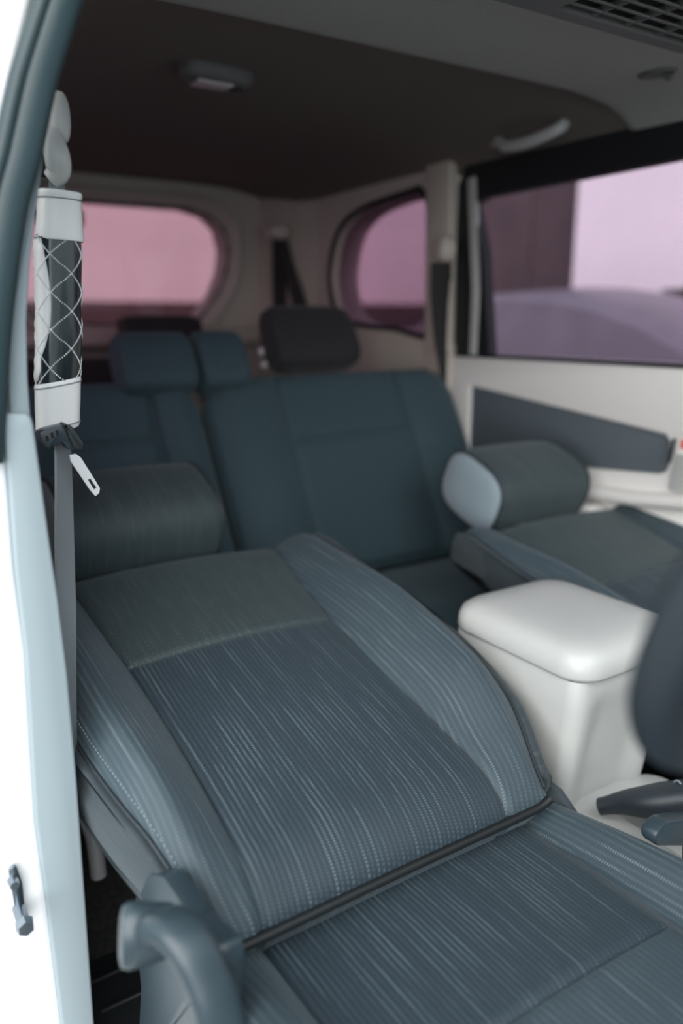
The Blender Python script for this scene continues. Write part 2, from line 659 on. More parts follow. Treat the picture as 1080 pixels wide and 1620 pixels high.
# roof side rails
rail = [(-.45, 1.42), (2.80, 1.42)]
struct(prism('trim_5', [Vector((.60, .14, 1.50)), Vector((.60, .14, 1.415)), Vector((.645, .14, 1.388)), Vector((.74, .14, 1.388)), Vector((.74, .14, 1.52))], (0, 2.66, 0), M['roof2'], bev=.006), 'grey roof side lining above the sliding door')
struct(prism('trim_6', [Vector((-.62, 1.0, 1.50)), Vector((-.62, 1.0, 1.415)), Vector((-.66, 1.0, 1.388)), Vector((-.76, 1.0, 1.385)), Vector((-.76, 1.0, 1.52))], (0, 1.8, 0), M['roof2'], bev=.006), 'grey roof side lining above the near rear door')
struct(box('roof', (-.70, .14, 1.505), (.72, 2.85, 1.54), M['white'], bev=.01), 'white outer roof skin')

# near side behind the B pillar
hole_n = yz([(1.15, .92), (2.5, .92), (2.5, 1.34), (1.15, 1.34)], -.735)
struct(prism('wall_left', yz([(.985, -.02), (2.80, -.02), (2.80, 1.47), (.985, 1.47)], -.735), (-.12, 0, 0), M['cream'], holes=[hole_n], bev=0), 'cream near side rear door and panel')
struct(prism('window_2', [p+Vector((-.04, 0, 0)) for p in hole_n], (-.005, 0, 0), GL_Q, bev=0), 'tinted near side rear window')

# back: tailgate with window
YB = 2.75
bw = [(110, 318), (220, 322), (300, 328), (335, 340), (356, 362), (364, 395), (360, 430), (346, 466), (322, 500), (300, 511), (230, 516), (120, 520)]
half = [Vector((p.x, YB, p.z)) for p in [P(u, v, Y=YB) for u, v in bw]]
right_side = [h for h in half if h.x > .02]
bhole = right_side + [Vector((-h.x, YB, h.z)) for h in reversed(right_side)]
struct(prism('wall_back', [Vector((-.735, YB, -.02)), Vector((.64, YB, -.02)), Vector((.64, YB, 1.47)), Vector((-.735, YB, 1.47))], (0, .12, 0), M['cream'], holes=[bhole], bev=0), 'cream tailgate panel around the rear window')
wb = struct(prism('window_3', [p+Vector((0, .05, 0)) for p in bhole], (0, .005, 0), GL_BACK, bev=0), 'pink tinted rear window of the tailgate')
fr_out = []
cx, cz = 0, sum(p.z for p in bhole)/len(bhole)
ring_pts = [Vector((p.x+(.045 if p.x > 0 else -.045)*min(1, abs(p.x)/.3), YB-.005, p.z+(.05 if p.z > cz else -.035))) for p in bhole]
sweep('window_frame', catmull([Vector(((a.x+b.x)/2, YB-.004, (a.z+b.z)/2)) for a, b in zip(bhole, ring_pts)], 3, True), circ(.030, 12, .55, .95), M['cream'], wb, up=(0, 1, 0), closed=True)
sweep('window_seal', catmull([Vector((p.x, YB+.01, p.z)) for p in bhole], 3, True), circ(.010, 8), M['darkcloth'], wb, up=(0, 1, 0), closed=True)
# lower tailgate ledge that catches the light
struct(box('trim_7', (-.60, 2.62, .90), (.50, 2.752, .952), M['cream'], bev=.012, seg=3), 'cream ledge below the rear window')
# D pillar
dp = [Vector((.47, 2.749, 1.44)), Vector((.50, 2.749, .90)), Vector((.625, 2.45, .90)), Vector((.625, 2.42, 1.44)), Vector((.64, 2.75, 1.2))]
struct(prism('trim_8', [Vector((.53, 2.75, .85)), Vector((.605, 2.60, .85)), Vector((.622, 2.47, .85)), Vector((.66, 2.47, .85)), Vector((.66, 2.78, .85))], (0, 0, .60), M['cream'], bev=.012, seg=3), 'cream rear corner pillar trim beside the tailgate')

struct(prism('trim_11', [Vector((-.68, -.30, .05)), Vector((-.68, -.28, .62)), Vector((-.68, -.34, .80)), Vector((-.68, -.50, .90)), Vector((-.68, -.95, .88)), Vector((-.68, -.95, .05))], (1.36, 0, 0), M['darkplastic'], bev=.02), 'unseen added unseen dark dashboard ahead of the front seats, added to block light')  # dashboard out of view, added to shade the console front
struct(box('trim_12', (-.82, -2.0, -.10), (.82, -.96, .80), M['white'], bev=.06), 'white bonnet ahead of the dashboard')
# ------------------------------------------------------------------ B pillar and door aperture
YP = .82
pill = struct(empty('trim_9'), 'light grey door pillar with white painted body edge')
low = [(-60, 654), (40, 654), (50, 658), (54, 672), (65, 751), (80, 860), (93, 946), (108, 1067), (123, 1240), (134, 1394), (150, 1620), (186, 2000), (130, 2000), (97, 1620), (74, 1433), (56, 1300), (40, 1032), (24, 902), (14, 760), (6, 690), (-60, 676)]
prism('lower_pillar_cover', px(low, Y=YP), (0, .035, 0), M['pillar'], pill, bev=.004, seg=3)
wpx = [(-130, 668), (-20, 668), (10, 700), (26, 902), (44, 1032), (60, 1300), (78, 1433), (101, 1620), (130, 2010), (-130, 2010)]
prism('painted_pillar', px(wpx, Y=YP+.004), (0, .10, 0), M['white'], pill, bev=.010, seg=4)
up_strip = [(88, 103), (97, 97), (86, 147), (71, 230), (68, 262), (58, 330), (48, 420), (43, 505), (45, 600), (50, 668), (17, 668), (12, 600), (12, 500), (34, 336), (55, 247), (76, 147)]
prism('upper_pillar_cover', px(up_strip, Y=YP+.012), (0, .10, 0), M['pillar'], pill, bev=.004)
wh = [(-60, -320), (170, -320), (74, -60), (52, 0), (28, 100), (8, 200), (-14, 300), (-60, 500), (-60, 700), (-130, 700)]
prism('painted_upper_pillar', px(wh, Y=YP+.012), (0, .10, 0), M['white'], pill, bev=.008, seg=3)

box('rocker_sill', (-.845, -.90, -.22), (-.70, 2.80, -.01), M['white'], pill, bev=.02, seg=3)
struct(box('door_3', (-.875, .93, -.05), (-.857, 2.80, .90), M['white'], bev=.008), 'white outer skin of the near rear door')
sealp = empty('weatherstrip')
tag(sealp, 'dark teal rubber door weatherstrip curving up the pillar to the roof', 'weatherstrip')


def seal_path(pts):
    pp = px(pts, Y=YP)
    return catmull(pp, 6)


sweep('inner_bead', seal_path([(165, -170), (128, -70), (102, 0), (70, 100), (58, 147), (36, 247), (14, 336), (-8, 500), (-17, 640), (-22, 730)]), circ(.0128, 16, 1.25, .9, .8), M['seal'], sealp, up=(0, 1, 0))
sweep('outer_lip', seal_path([(131, -170), (94, -70), (68, 0), (36, 100), (23, 147), (1, 247), (-21, 336), (-43, 500), (-52, 640), (-57, 730)]), circ(.0085, 12, 1.0, 1.3), M['seal'], sealp, up=(0, 1, 0))

# striker
stk = thing('door_striker', 'grey metal door striker bolted to the white body edge', 'striker')
pl = round_poly(px([(12, 1372), (24, 1364), (34, 1392), (39, 1440), (36, 1456), (26, 1456)], Y=YP), .004)
prism('striker_plate', pl, (0, -.005, 0), M['steel'], stk, bev=.0015)
a = P(30, 1437, Y=YP-.003)
bm = bmesh.new()
bmesh.ops.create_cone(bm, cap_ends=True, segments=14, radius1=.007, radius2=.007, depth=.03)
bmesh.ops.create_cone(bm, cap_ends=True, segments=6, radius1=.0105, radius2=.0085, depth=.010, matrix=Matrix.Translation((0, 0, .018)))
bm.transform(Matrix.Translation(a+Vector((0, -.014, 0))) @ Matrix.Rotation(R_(90), 4, 'X'))
bm_obj('striker_pin', bm, M['steel'], stk, True, 40)
bm = bmesh.new()
bmesh.ops.create_cone(bm, cap_ends=True, segments=12, radius1=.006, radius2=.005, depth=.012)
bm.transform(Matrix.Translation(P(22, 1397, Y=YP-.010)) @ Matrix.Rotation(R_(90), 4, 'X'))
bm_obj('bolt', bm, M['steel'], stk, True, 40)

# ------------------------------------------------------------------ front seats
FIT = dict(u0=-.421, y0=.607, z0=.385, th=.2338, hc=.044, hb=.058, hs=.058, L=.70,
           cl=[.1778, .1678, .169, .1807, .1937], cr=[.1636, .1606, .1575, .169, .1907],
           wl=[.2224, .2662, .2867, .2852, .2719], wr=[.2325, .2836, .3014, .2854, .2645])


def knots(t, y):
    """smooth curve through five evenly spaced values"""
    t = cl(t)*4
    i = min(int(t), 3)
    f = t-i
    y = [2*y[0]-y[1]]+list(y)+[2*y[-1]-y[-2]]
    p0, p1, p2, p3 = y[i:i+4]
    return .5*(2*p1+(p2-p0)*f+(2*p0-5*p1+4*p2-p3)*f*f+(3*p1-p0-3*p2+p3)*f**3)


def back_surface(f, dx=0, dy=0, dz=0):
    th, L = f['th'], f['L']

    def local(s, v):
        """s in [-1,1], v metres up the backrest -> (side, along, out)"""
        a = min(1., abs(s))
        t = cl(v/L)
        cc = knots(t, f['cl'] if s < 0 else f['cr'])
        wd = knots(t, f['wl'] if s < 0 else f['wr'])
        env = math.sqrt(max(0, 1-(max(0, .12-t)/.12)**2))
        envt = math.sqrt(max(0, 1-(max(0, t-.90)/.10)**2))
        H = f['hc']*env*(.30+.70*envt)
        q = cl((a-.5)/.5)
        u = a*2*cc if a <= .5 else cc+(wd-cc)*q
        B = f['hb']*ss(t/.3)*(1-.55*ss((t-.55)/.45))*(.3+.7*envt)
        if a <= .5:
            n = H+.010*math.cos(a*math.pi)*env
        else:
            bol = B*math.sin(math.pi/2*min(q/.74, 1))**1.25
            drop = cl((q-.6)/.4)
            n = H+bol-(H+B-f['hs']*(.25+.75*ss(t/.2))*(.4+.6*envt))*drop**2.2
        if v < 0:
            n += 1.5*v          # tucked back under the hem
            v = -.35*v
        return math.copysign(u, s), v, n

    def world(u, v, n):
        return Vector((f['u0']+dx+u, f['y0']+dy+v*math.cos(th)-n*math.sin(th), f['z0']+dz+v*math.sin(th)+n*math.cos(th)))
    return local, world


def build_front_seat(label, dx, dy, dz, lever, hr):
    seat = thing('car_seat', label, 'seat', 'reclined front seats')
    local, world = back_surface(FIT, dx, dy, dz)
    L = FIT['L']

    def fn(s, v):
        return world(*local(s, v))
    # core of the backrest: closed body just under the cover panels
    rings = []
    for i in range(33):
        v = .012+(L-.012)*(i/32)
        t = cl(v/L)
        rr = []
        k = math.sqrt(max(0, 1-(max(0, t-.9)/.1)**2))
        k0 = math.sqrt(max(.08, 1-(max(0, .1-t)/.1)**2))
        for j in range(25):
            s = -1+2*j/24
            u, vv, n = local(s, v)
            rr.append(world(u*.992, vv, n-.009))
        ur, _, nr = local(1, v)
        nb = -.018*k
        nbb = -.085*k*k0
        back = [(ur*.99, nr*.5+nb*.5), (ur*.975, nb), (ur*.93, nb-.018*k), (ur*.7, nbb), (0, nbb-.008*k), (-ur*.7, nbb), (-ur*.93, nb-.018*k), (-ur*.975, nb), (-ur*.99, nr*.5+nb*.5)]
        rr += [world(u, v, n) for u, n in back]
        rings.append(rr)
    loft('backrest', rings, SIDE, seat, uvs=[(.5*p.x+.9*p.z, p.y) for r in rings for p in r])
    # cover panels
    vc = .425
    panel('lower_insert', fn, -.5, .5, -.022, vc, 44, 60, FAB, seat, edges=(1, 1, .2, 1))
    panel('upper_insert', fn, -.5, .5, vc, L*.985, 44, 40, FABU, seat)
    panel('bolster', fn, -1, -.5, -.022, L*.985, 30, 84, FABB, seat, edges=(.2, 1, .5, 1))
    panel('bolster', fn, .5, 1, -.022, L*.985, 30, 84, FABB, seat, edges=(1, .2, .5, 1))
    # side panels under the outer seams
    for sg in (-1, 1):
        def sfn(q, v, sg=sg):
            u, vv, n = local(sg, v)
            t = cl(v/L)
            k = math.sqrt(max(0.02, 1-(max(0, t-.9)/.1)**2))
            n2 = n*(1-q)+(-.018*k)*q
            bul = .010*math.sin(math.pi*cl(q))
            return world(u*(1-.012*q)+sg*bul, vv, n2)
        panel('side_panel', (lambda q, v: sfn(q, v)) if sg < 0 else (lambda q, v: sfn(1-q, v)), 0, 1, .03, L*.97, 12, 50, SIDE, seat, groove=.004, rad=.008, edges=(.2, .5, .5, .5) if sg < 0 else (.5, .2, .5, .5))
        # stitched piping on the outer seam
        path = [world(*(lambda r: (r[0]*1.004, r[1], r[2]+.001))(local(sg, L*(.02+.95*i/50)))) for i in range(51)]
        sweep('seam_piping', path, circ(.0024, 8), M['piping'], seat)
    # bottom piping, thickened and blackened to stand for the crevice's shade
    path = [world(*local(s, .001))+Vector((0, -.002, -.001)) for s in [-1+2*i/50 for i in range(51)]]
    sweep('hem_piping_shade', path, circ(.0056, 8), M['black'], seat)
    # stitches beside the left seam: short thread bars
    if lever:
        bm = bmesh.new()
        for i in range(70):
            v = .03+i*.0062
            u, vv, n = local(-.965, v)
            p = world(u, v, n+.0005)
            bmesh.ops.create_cube(bm, size=1, matrix=Matrix.Translation(p) @ Matrix.Rotation(FIT['th'], 4, 'X') @ Matrix.Diagonal((.0012, .0036, .0010, 1)))
        o = bm_obj('stitching', bm, M['thread'], seat)
        o['kind'] = 'stuff'
    # headrest
    hv, hn, ha, hb_, hw, tilt, hx = hr
    head = empty('headrest')
    head.parent = seat

    def hp(x, ang, k=1.0, e=.68):
        x = x+hx
        c, s = math.cos(ang), math.sin(ang)
        a_ = math.copysign(abs(c)**e, c)*ha*k
        b_ = math.copysign(abs(s)**e, s)*hb_*k
        ct, st_ = math.cos(tilt), math.sin(tilt)
        return world(x, hv+a_*ct-b_*st_, hn+a_*st_+b_*ct)
    na = 36
    rings, uvs = [], []
    for i in range(21):
        q = -1+2*i/20
        k = 1-.05*abs(q)**3
        if i in (0, 20):
            k *= .975
        rings.append([hp(hw*q, 2*math.pi*j/na, k) for j in range(na)])
        uvs += [(hw*q, j/na*.5) for j in range(na)]
    loft('headrest_cover', rings, FABU, head, uvs=uvs)
    for sg in (-1, 1):
        rings = []
        for k, dxx in ((.915, -.006), (.915, .001), (.86, .007), (.7, .012), (.4, .016), (.06, .017)):
            rings.append([hp(sg*(hw+dxx), 2*math.pi*j/na, k) for j in range(na)])
        loft('end_cap', rings, M['capcloth'], head)
        sweep('cap_piping', [hp(sg*(hw+.001), 2*math.pi*j/48, .935) for j in range(48)], circ(.003, 6), M['piping'], head, up=(1, 0, 0), closed=True)
        pa, pb = world(sg*.06+hx*.6, L-.05, -.01), world(sg*.06+hx*.6, hv-ha*.4, hn-.02)
        sweep('post', [pa, pb], circ(.006, 10), M['chrome'], head)
    # seat cushion
    cu0, cL = -.397+dx+(0 if lever else .014), .56
    yb = .632+dy+.10

    def clocal(s, v):
        a = min(1, abs(s))
        qq = cl((a-.5)/.5)
        t = cl(v/cL)
        u = a*2*.192 if a <= .5 else .192+.078*qq
        z = .351+dz+.005*ss(t*2.4)-.05*max(0, (t-.80)/.20)**2
        z += (.010*math.cos(a*math.pi) if a <= .5 else 0)
        z += (.052+.02*t)*math.sin(math.pi*(qq**.85)*.75)*ss(.25+t) - .045*qq**4
        return math.copysign(u, s), v, z

    def cfn(s, v):
        u, v, z = clocal(s, v)
        return Vector((cu0+u, yb-v, z))
    rings = []
    for i in range(25):
        v = cL*i/24
        rr = [Vector((cu0+clocal(-1+2*j/20, v)[0]*.99, yb-v, clocal(-1+2*j/20, v)[2]-.010)) for j in range(21)]
        zb = .20+dz+.05*(i/24)**3
        zz = rr[0].z
        rr += [Vector((cu0+.265, yb-v, (zz+zb)/2)), Vector((cu0+.25, yb-v, zb)), Vector((cu0-.25, yb-v, zb)), Vector((cu0-.265, yb-v, (zz+zb)/2))]
        rings.append(rr)
    loft('cushion', rings, SIDE, seat, uvs=[(p.x+p.z, p.y) for r in rings for p in r])
    vi = yb-.415-dy

    def cfm(s, v):     # mirrored order keeps the normals outward
        return cfn(-s, v)
    panel('cushion_insert', cfm, -.5, .5, .005, vi, 40, 44, FAB, seat)
    panel('cushion_front', cfm, -.5, .5, vi, cL-.01, 36, 30, FABB, seat)
    panel('cushion_bolster', cfm, -1, -.5, .005, cL-.01, 26, 50, FABB, seat)
    panel('cushion_bolster', cfm, .5, 1, .005, cL-.01, 26, 50, FABB, seat)
    # pedestal and rails
    box('pedestal', (cu0-.20, yb-.42, .04), (cu0+.20, yb-.02, .21), M['darkplastic'], seat, bev=.01)
    for sg in (-1, 1):
        box('rail', (cu0+sg*.21-.02, yb-.50, .0), (cu0+sg*.21+.02, yb+.16, .05), M['darkplastic'], seat, bev=.004)
    return seat, local, world


HR = (.790, .078, .100, .078, .134, R_(8), -.045)
HR2 = (.790, .078, .100, .078, .134, R_(8), -.030)
seat1, loc1, wor1 = build_front_seat('reclined slate cloth front seat with recline lever beside the open door', 0, 0, 0, True, HR)
seat2, loc2, wor2 = build_front_seat('reclined slate cloth front seat on the far side behind the ivory console', .845, -.098, -.018, False, HR2)

# recline shield and lever on the near seat's outer side
sh = [(212, 1424), (222, 1396), (238, 1383), (256, 1386), (280, 1420), (300, 1455), (330, 1482), (346, 1496), (352, 1530), (345, 1600), (340, 1700), (215, 1700), (222, 1560), (216, 1500)]
prism('recliner_cover', round_poly(px(sh, X=-.684), .006), (.022, 0, 0), M['plastic'], seat1, bev=.003, seg=2)
lv = empty('recline_lever')
lv.parent = seat1
kn = P(222, 1478, X=-.735)
pth = catmull([P(232, 1476, X=-.728), P(262, 1462, X=-.722), P(296, 1490, X=-.714), P(326, 1545, X=-.706), P(346, 1605, X=-.701), P(358, 1690, X=-.697)], 7)
sweep('lever_arm', pth, circ(.0165, 18, .8, 1.25, .7), M['plastic'], lv, up=(1, 0, 0), scales=[1.0-.12*math.sin(math.pi*i/(len(pth)-1)) for i in range(len(pth))])
ax = Vector((-.9, .25, .1)).normalized()
rot = ax.to_track_quat('Z', 'Y').to_matrix().to_4x4()
bm = bmesh.new()
ringsk = []
for d, r in ((-.026, .021), (.002, .0255), (.010, .0255), (.015, .023), (.017, .016), (.0175, .004)):
    ringsk.append([(rot @ Vector((x*.78, y*1.18, d)))+kn for x, y in circ(r, 26)])
bm.free()
loft('lever_knob', ringsk, M['plastic'], lv)
# mesh side skirt between backrest and cushion, console side
skirt = [P(862, 1238, X=-.150), P(880, 1252, X=-.150), P(918, 1308, X=-.150), P(850, 1316, X=-.165), P(856, 1280, X=-.165)]
prism('hinge_skirt', skirt, (.012, 0, 0), SIDE, seat1, bev=.003)

# ------------------------------------------------------------------ rear bench, two sections
KB = .93
BO = Vector((0, 1.545, .377))
TB = R_(62)
BV = Vector((0, math.cos(TB), math.sin(TB)))
BN = Vector((0, -math.sin(TB), math.cos(TB)))


def bench_section(label, uc, half, crease, vcross, headpos, Lb=.535):
    s = thing('bench_seat', label, 'seat', 'rear bench sections')

    def local(q, v):
        a = min(1, abs(q))
        k = cl((a-.5)/.5)
        t = cl(v/Lb)
        wd = half-.045*cl((t-.8)/.2)**2
        u = a*2*crease if a <= .5 else crease+(wd-crease)*k
        e = math.sqrt(max(0, 1-(max(0, .1-t)/.1)**2))*.6+.4
        e2 = math.sqrt(max(0, 1-(max(0, t-.90)/.10)**2))
        n = .035*e*(.2+.8*e2) + (.006*math.cos(a*math.pi) if a <= .5 else 0)
        if a > .5:
            n += .040*math.sin(math.pi*k**.8*.8)*(1-.55*t)*e2 - .030*k**4
        return math.copysign(u, q), v, n

    def world(u, v, n):
        return BO+Vector((uc+u, 0, 0))+BV*v+BN*n

    def fn(q, v):
        return world(*local(q, v))
    rings = []
    for i in range(25):
        t = i/24
        v = Lb*t
        k = math.sqrt(max(0, 1-(max(0, t-.88)/.12)**2))
        rr = [world(local(-1+2*j/20, v)[0]*.99, v, local(-1+2*j/20, v)[2]-.009) for j in range(21)]
        ur = local(1, v)[0]*.985
        rr += [world(ur, v, -.03*k), world(ur*.93, v, -.09*k), world(-ur*.93, v, -.09*k), world(-ur, v, -.03*k)]
        rings.append(rr)
    loft('backrest', rings, BENCH, s, uvs=[(p.x, p.z) for r in rings for p in r])
    g = dict(groove=.011, rad=.016)
    panel('lower_insert', fn, -.5, .5, .004, vcross, 26, 26, BENCH, s, **g)
    panel('upper_insert', fn, -.5, .5, vcross, Lb*.985, 26, 20, BENCH, s, **g)
    panel('bolster', fn, -1, -.5, .004, Lb*.985, 18, 36, BENCH, s, **g)
    panel('bolster', fn, .5, 1, .004, Lb*.985, 18, 36, BENCH, s, **g)
    # cushion
    def cloc(q, v):
        a = abs(q)
        k = cl((a-.75)/.25)
        return Vector((uc+q*half*.99, 1.56-v, .372+.012*ss(v*6)-.035*k**3-.04*cl((v-.30)/.1)**2))
    rings = []
    for i in range(13):
        v = .40*i/12
        rr = [cloc(-1+2*j/14, v)-Vector((0, 0, .012)) for j in range(15)]
        rr += [Vector((uc+half*.97, 1.56-v, .20)), Vector((uc-half*.97, 1.56-v, .20))]
        rings.append(rr)
    loft('cushion', rings, BENCH, s, uvs=[(p.x, p.y) for r in rings for p in r])
    panel('cushion_cover', lambda q, v: cloc(-q, v), -1, 1, .01, .39, 26, 20, BENCH, s, **g)
    box('cushion_base', (uc-half*.9, 1.26, .0), (uc+half*.9, 1.50, .21), M['darkplastic'], s, bev=.01)
    for (x0, x1, v0, v1, n0, m_) in headpos:
        h = empty('headrest')
        h.parent = s
        cxx, w_ = (x0+x1)/2-uc, (x1-x0)/2
        cv, hv_ = (v0+v1)/2, (v1-v0)/2
        rings = []
        na = 28
        for i in range(17):
            q = -1+2*i/16
            k = 1-.06*abs(q)**4
            if i in (0, 16):
                k *= .9
            rings.append([world(cxx+w_*q, cv+math.copysign(abs(math.sin(a))**.6, math.sin(a))*hv_*k,
                                n0+math.copysign(abs(math.cos(a))**.7, math.cos(a))*.050*k*(1-.18*math.sin(a))) for a in [2*math.pi*j/na for j in range(na)]])
        loft('headrest_cover', rings, m_, h, uvs=[(p.x, p.z) for r in rings for p in r])
        for sg in (-1, 1):
            sweep('post', [world(cxx+sg*w_*.5, Lb-.04, -.04), world(cxx+sg*w_*.5, cv-hv_*.5, n0-.01)], circ(.006, 10), M['chrome'], h)
    return s


def kv(x):
    return (x+.9)*KB-.9


bench_section('wide slate bench section with one tall dark headrest, next to the far wall', .232, .383, .180, .350,
              [(kv(-.098), kv(.030), .485, .638, .034, BENCH), (.100, .350, .562, .745, -.035, M['darkcloth'])])
bench_section('narrow slate bench section with low headrest beside the bench split', -.395, .235, .110, .385,
              [(kv(-.30), kv(-.115), .485, .636, .035, BENCH)])

# third row seat back far behind
t3 = thing('third_row_seat', 'dark folded rearmost seat back with headrest in front of the rear window', 'seat')
loft('backrest', [[Vector((x, 2.36+.05*k+(z-.4)*.12, z)) for x, k in ((-.60, 0), (-.02, 0), (-.02, 2), (-.60, 2))] for z in (.05, .4, .84, .875)], M['darkcloth'], t3)
rings = []
for i in range(13):
    q = -1+2*i/12
    k = (1-.08*abs(q)**4)*(.9 if i in (0, 12) else 1)
    rings.append([Vector((.005+.125*q, 2.42+math.copysign(abs(math.cos(a))**.6, math.cos(a))*.045*k, .945+math.copysign(abs(math.sin(a))**.6, math.sin(a))*.055*k)) for a in [2*math.pi*j/24 for j in range(24)]])
hd = empty('headrest')
hd.parent = t3
loft('headrest_cover', rings, M['darkcloth'], hd)
for x in (-.05, .06):
    sweep('post', [Vector((x-.02, 2.43, .85)), Vector((x-.02, 2.43, .93))], circ(.006, 8), M['chrome'], hd)

# ------------------------------------------------------------------ centre console
cons = thing('console_box', 'ivory storage console with rounded lid between the front seats', 'console')


def rect_ring(x0, x1, y0, y1, z, r, n=5):
    pts = []
    for (cx_, cy_, a0) in ((x1-r, y1-r, 0), (x0+r, y1-r, 90), (x0+r, y0+r, 180), (x1-r, y0+r, 270)):
        for j in range(n+1):
            a = R_(a0+90*j/n)
            pts.append(Vector((cx_+r*math.cos(a), cy_+r*math.sin(a), z)))
    return pts


lx0, lx1, ly0, ly1 = -.110, .131, .628, .905
rings = [rect_ring(lx0+i, lx1-i, ly0+i, ly1-i, z, max(.012, .045-i*.35)) for i, z in ((.012, .507), (.002, .509), (0, .514), (.001, .530), (.006, .543), (.016, .551), (.034, .556), (.06, .558), (.09, .5585))]
loft('lid', rings, M['ivory'], cons, sharp=60).location.z = .010
rings = []
for z, i, f_ in ((.02, .022, .045), (.28, .020, .040), (.30, .020, .040), (.40, .014, .026), (.47, .008, .014), (.498, .006, .012), (.516, .008, .014)):
    base = rect_ring(lx0+i, lx1-i, ly0+f_, ly1-i, z, .022)
    x0_, x1_ = base[17].x, base[18].x
    hollow = .012*ss((.50-z)/.05)
    mid = [Vector((x0_+(x1_-x0_)*k/14, ly0+f_+hollow*ss(min(k, 14-k)/3.5), z)) for k in range(1, 14)]
    rings.append(base[:18]+mid+base[18:])
loft('console_body', rings, M['ivory'], cons, sharp=60)
tray = thing('floor_console', 'pale grey low floor console plate with parking brake slot', 'console')
tp = round_poly([Vector((-.105, .30, .285)), Vector((.125, .30, .285)), Vector((.125, .665, .285)), Vector((.015, .70, .285)), Vector((-.075, .70, .285)), Vector((-.105, .62, .285))], [.01, .01, .03, .03, .03, .03])
slot = round_poly([Vector((-.025, .40, .285)), Vector((.06, .40, .285)), Vector((.045, .645, .285)), Vector((-.012, .655, .285))], .012)
prism('top_plate', tp, (0, 0, .012), M['ivory'], tray, holes=[slot], bev=.002)
box('tray_base', (-.10, .30, 0), (.12, .66, .262), M['ivory'], tray, bev=.01)
brake = thing('parking_brake', 'black leather parking brake lever lying in the pale console slot', 'lever')
bp_ = catmull([P(948, 1276, Z=.315), P(985, 1270, Z=.330), P(1030, 1268, Z=.345), P(1085, 1262, Z=.36), P(1120, 1258, Z=.37)], 6)
sweep('brake_boot', bp_, circ(.024, 16, 1.0, .85, .85), M['grip'], brake, scales=[.55+.55*ss(i/(len(bp_)-1)*1.6) for i in range(len(bp_))])
g0 = bp_[len(bp_)*2//3]
sweep('stitched_seam', [g0+Vector((0.0, .0, 0))+Vector((.002, .010*math.cos(a), .0275*math.sin(a))) for a in [math.pi*i/12 for i in range(13)]], circ(.0012, 6), M['thread'], brake)
bk = thing('seat_belt_buckle', 'slate plastic seat belt buckle beside the parking brake', 'buckle')
prism('buckle_body', round_poly([P(1036, 1322, Y=.47), P(1054, 1302, Y=.47), P(1090, 1296, Y=.47), P(1150, 1298, Y=.47), P(1150, 1340, Y=.47), P(1038, 1340, Y=.47)], .008), (0, .022, 0), M['plastic'], bk, bev=.004)
sweep('buckle_stalk', [P(1090, 1330, Y=.48), P(1095, 1420, Y=.48)+Vector((0, 0, -.05))], circ(.008, 8), M['darkplastic'], bk)

# ------------------------------------------------------------------ steering wheel
sw = thing('steering_wheel', 'dark leather steering wheel rim at the edge of the near seat', 'steering wheel')
wc, wt, wr, wR = Vector((-.387, .196, .882)), .406, .0165, .182
e1 = Vector((1, 0, 0))
wnv = Vector((0, math.cos(wt), math.sin(wt)))
e2 = wnv.cross(e1)
sweep('rim', [wc+e1*wR*math.cos(a)+e2*wR*math.sin(a) for a in [2*math.pi*i/64 for i in range(64)]], circ(wr, 16), M['grip'], sw, up=wnv, closed=True)
rot = Matrix((e1, e2, wnv)).transposed().to_4x4()
rot.translation = wc-wnv*.03
rings = []
for d, r, sq in ((-.04, .045, 1), (-.01, .066, .9), (.012, .070, .85), (.024, .060, .85), (.028, .03, .9)):
    rings.append([rot @ Vector((x*1.15, y*.92, d)) for x, y in circ(r, 28, 1, 1, sq)])
loft('hub', rings, M['darkplastic'], sw)
for a in (10, 170, 250, 290):
    a = R_(a)
    d = e1*math.cos(a)+e2*math.sin(a)
    sweep('spoke', [wc-wnv*.028+d*.05, wc-wnv*.018+d*.11, wc+d*(wR-.004)], circ(.014, 10, 1.1, .5), M['steel'] if a > 3 else M['darkplastic'], sw, up=wnv)
sweep('column', [wc-wnv*.06, wc-wnv*.26+Vector((0, 0, 0))], circ(.04, 16), M['darkplastic'], sw)

# ------------------------------------------------------------------ near seat belt and its sleeve
belt = thing('seat_belt', 'grey front seat belt hanging from its ivory pillar anchor', 'seat belt')
Y0 = .97


def ribbon(name, L_, R__, mat_, parent, yl, yr, th=.0013, n=6):
    """webbing between two pixel-read edges; the two edges stand at different depths"""
    a = catmull([P(u, v, Y=yl+dy) for u, v, dy in L_], n)
    b = catmull([P(u, v, Y=yr+dy) for u, v, dy in R__], n)
    vs, fs, uvs = [], [], []
    d = 0
    for i, (p, q_) in enumerate(zip(a, b)):
        t = (a[min(i+1, len(a)-1)]-a[max(i-1, 0)]).normalized()
        nn = (q_-p).cross(t).normalized()*th
        vs += [p+nn, q_+nn, q_-nn, p-nn]
        uvs += [(0, d), (.046, d), (.046, d), (0, d)]
        if i:
            d += (a[i]-a[i-1]).length
    for i in range(len(a)-1):
        for j in range(4):
            fs.append((i*4+j, i*4+(j+1) % 4, i*4+4+(j+1) % 4, i*4+4+j))
    fs += [(3, 2, 1, 0), tuple(len(a)*4-4+j for j in range(4))]
    return mesh(name, vs, fs, mat_, parent, False, uvs)


ribbon('webbing', [(76, 262, .02), (78, 300, .02), (80, 500, .02), (82, 660, .02), (87, 705, .005), (88, 760, -.02), (88, 900, -.06), (94, 980, -.08), (103, 1080, -.105), (112, 1250, -.11)],
       [(102, 262, -.02), (102, 300, -.02), (104, 500, -.02), (102, 660, -.02), (110, 705, -.005), (113, 760, -.03), (117, 900, -.075), (119, 980, -.10), (119, 1080, -.12), (121, 1250, -.125)], M['web'], belt, Y0-.015, Y0+.025)
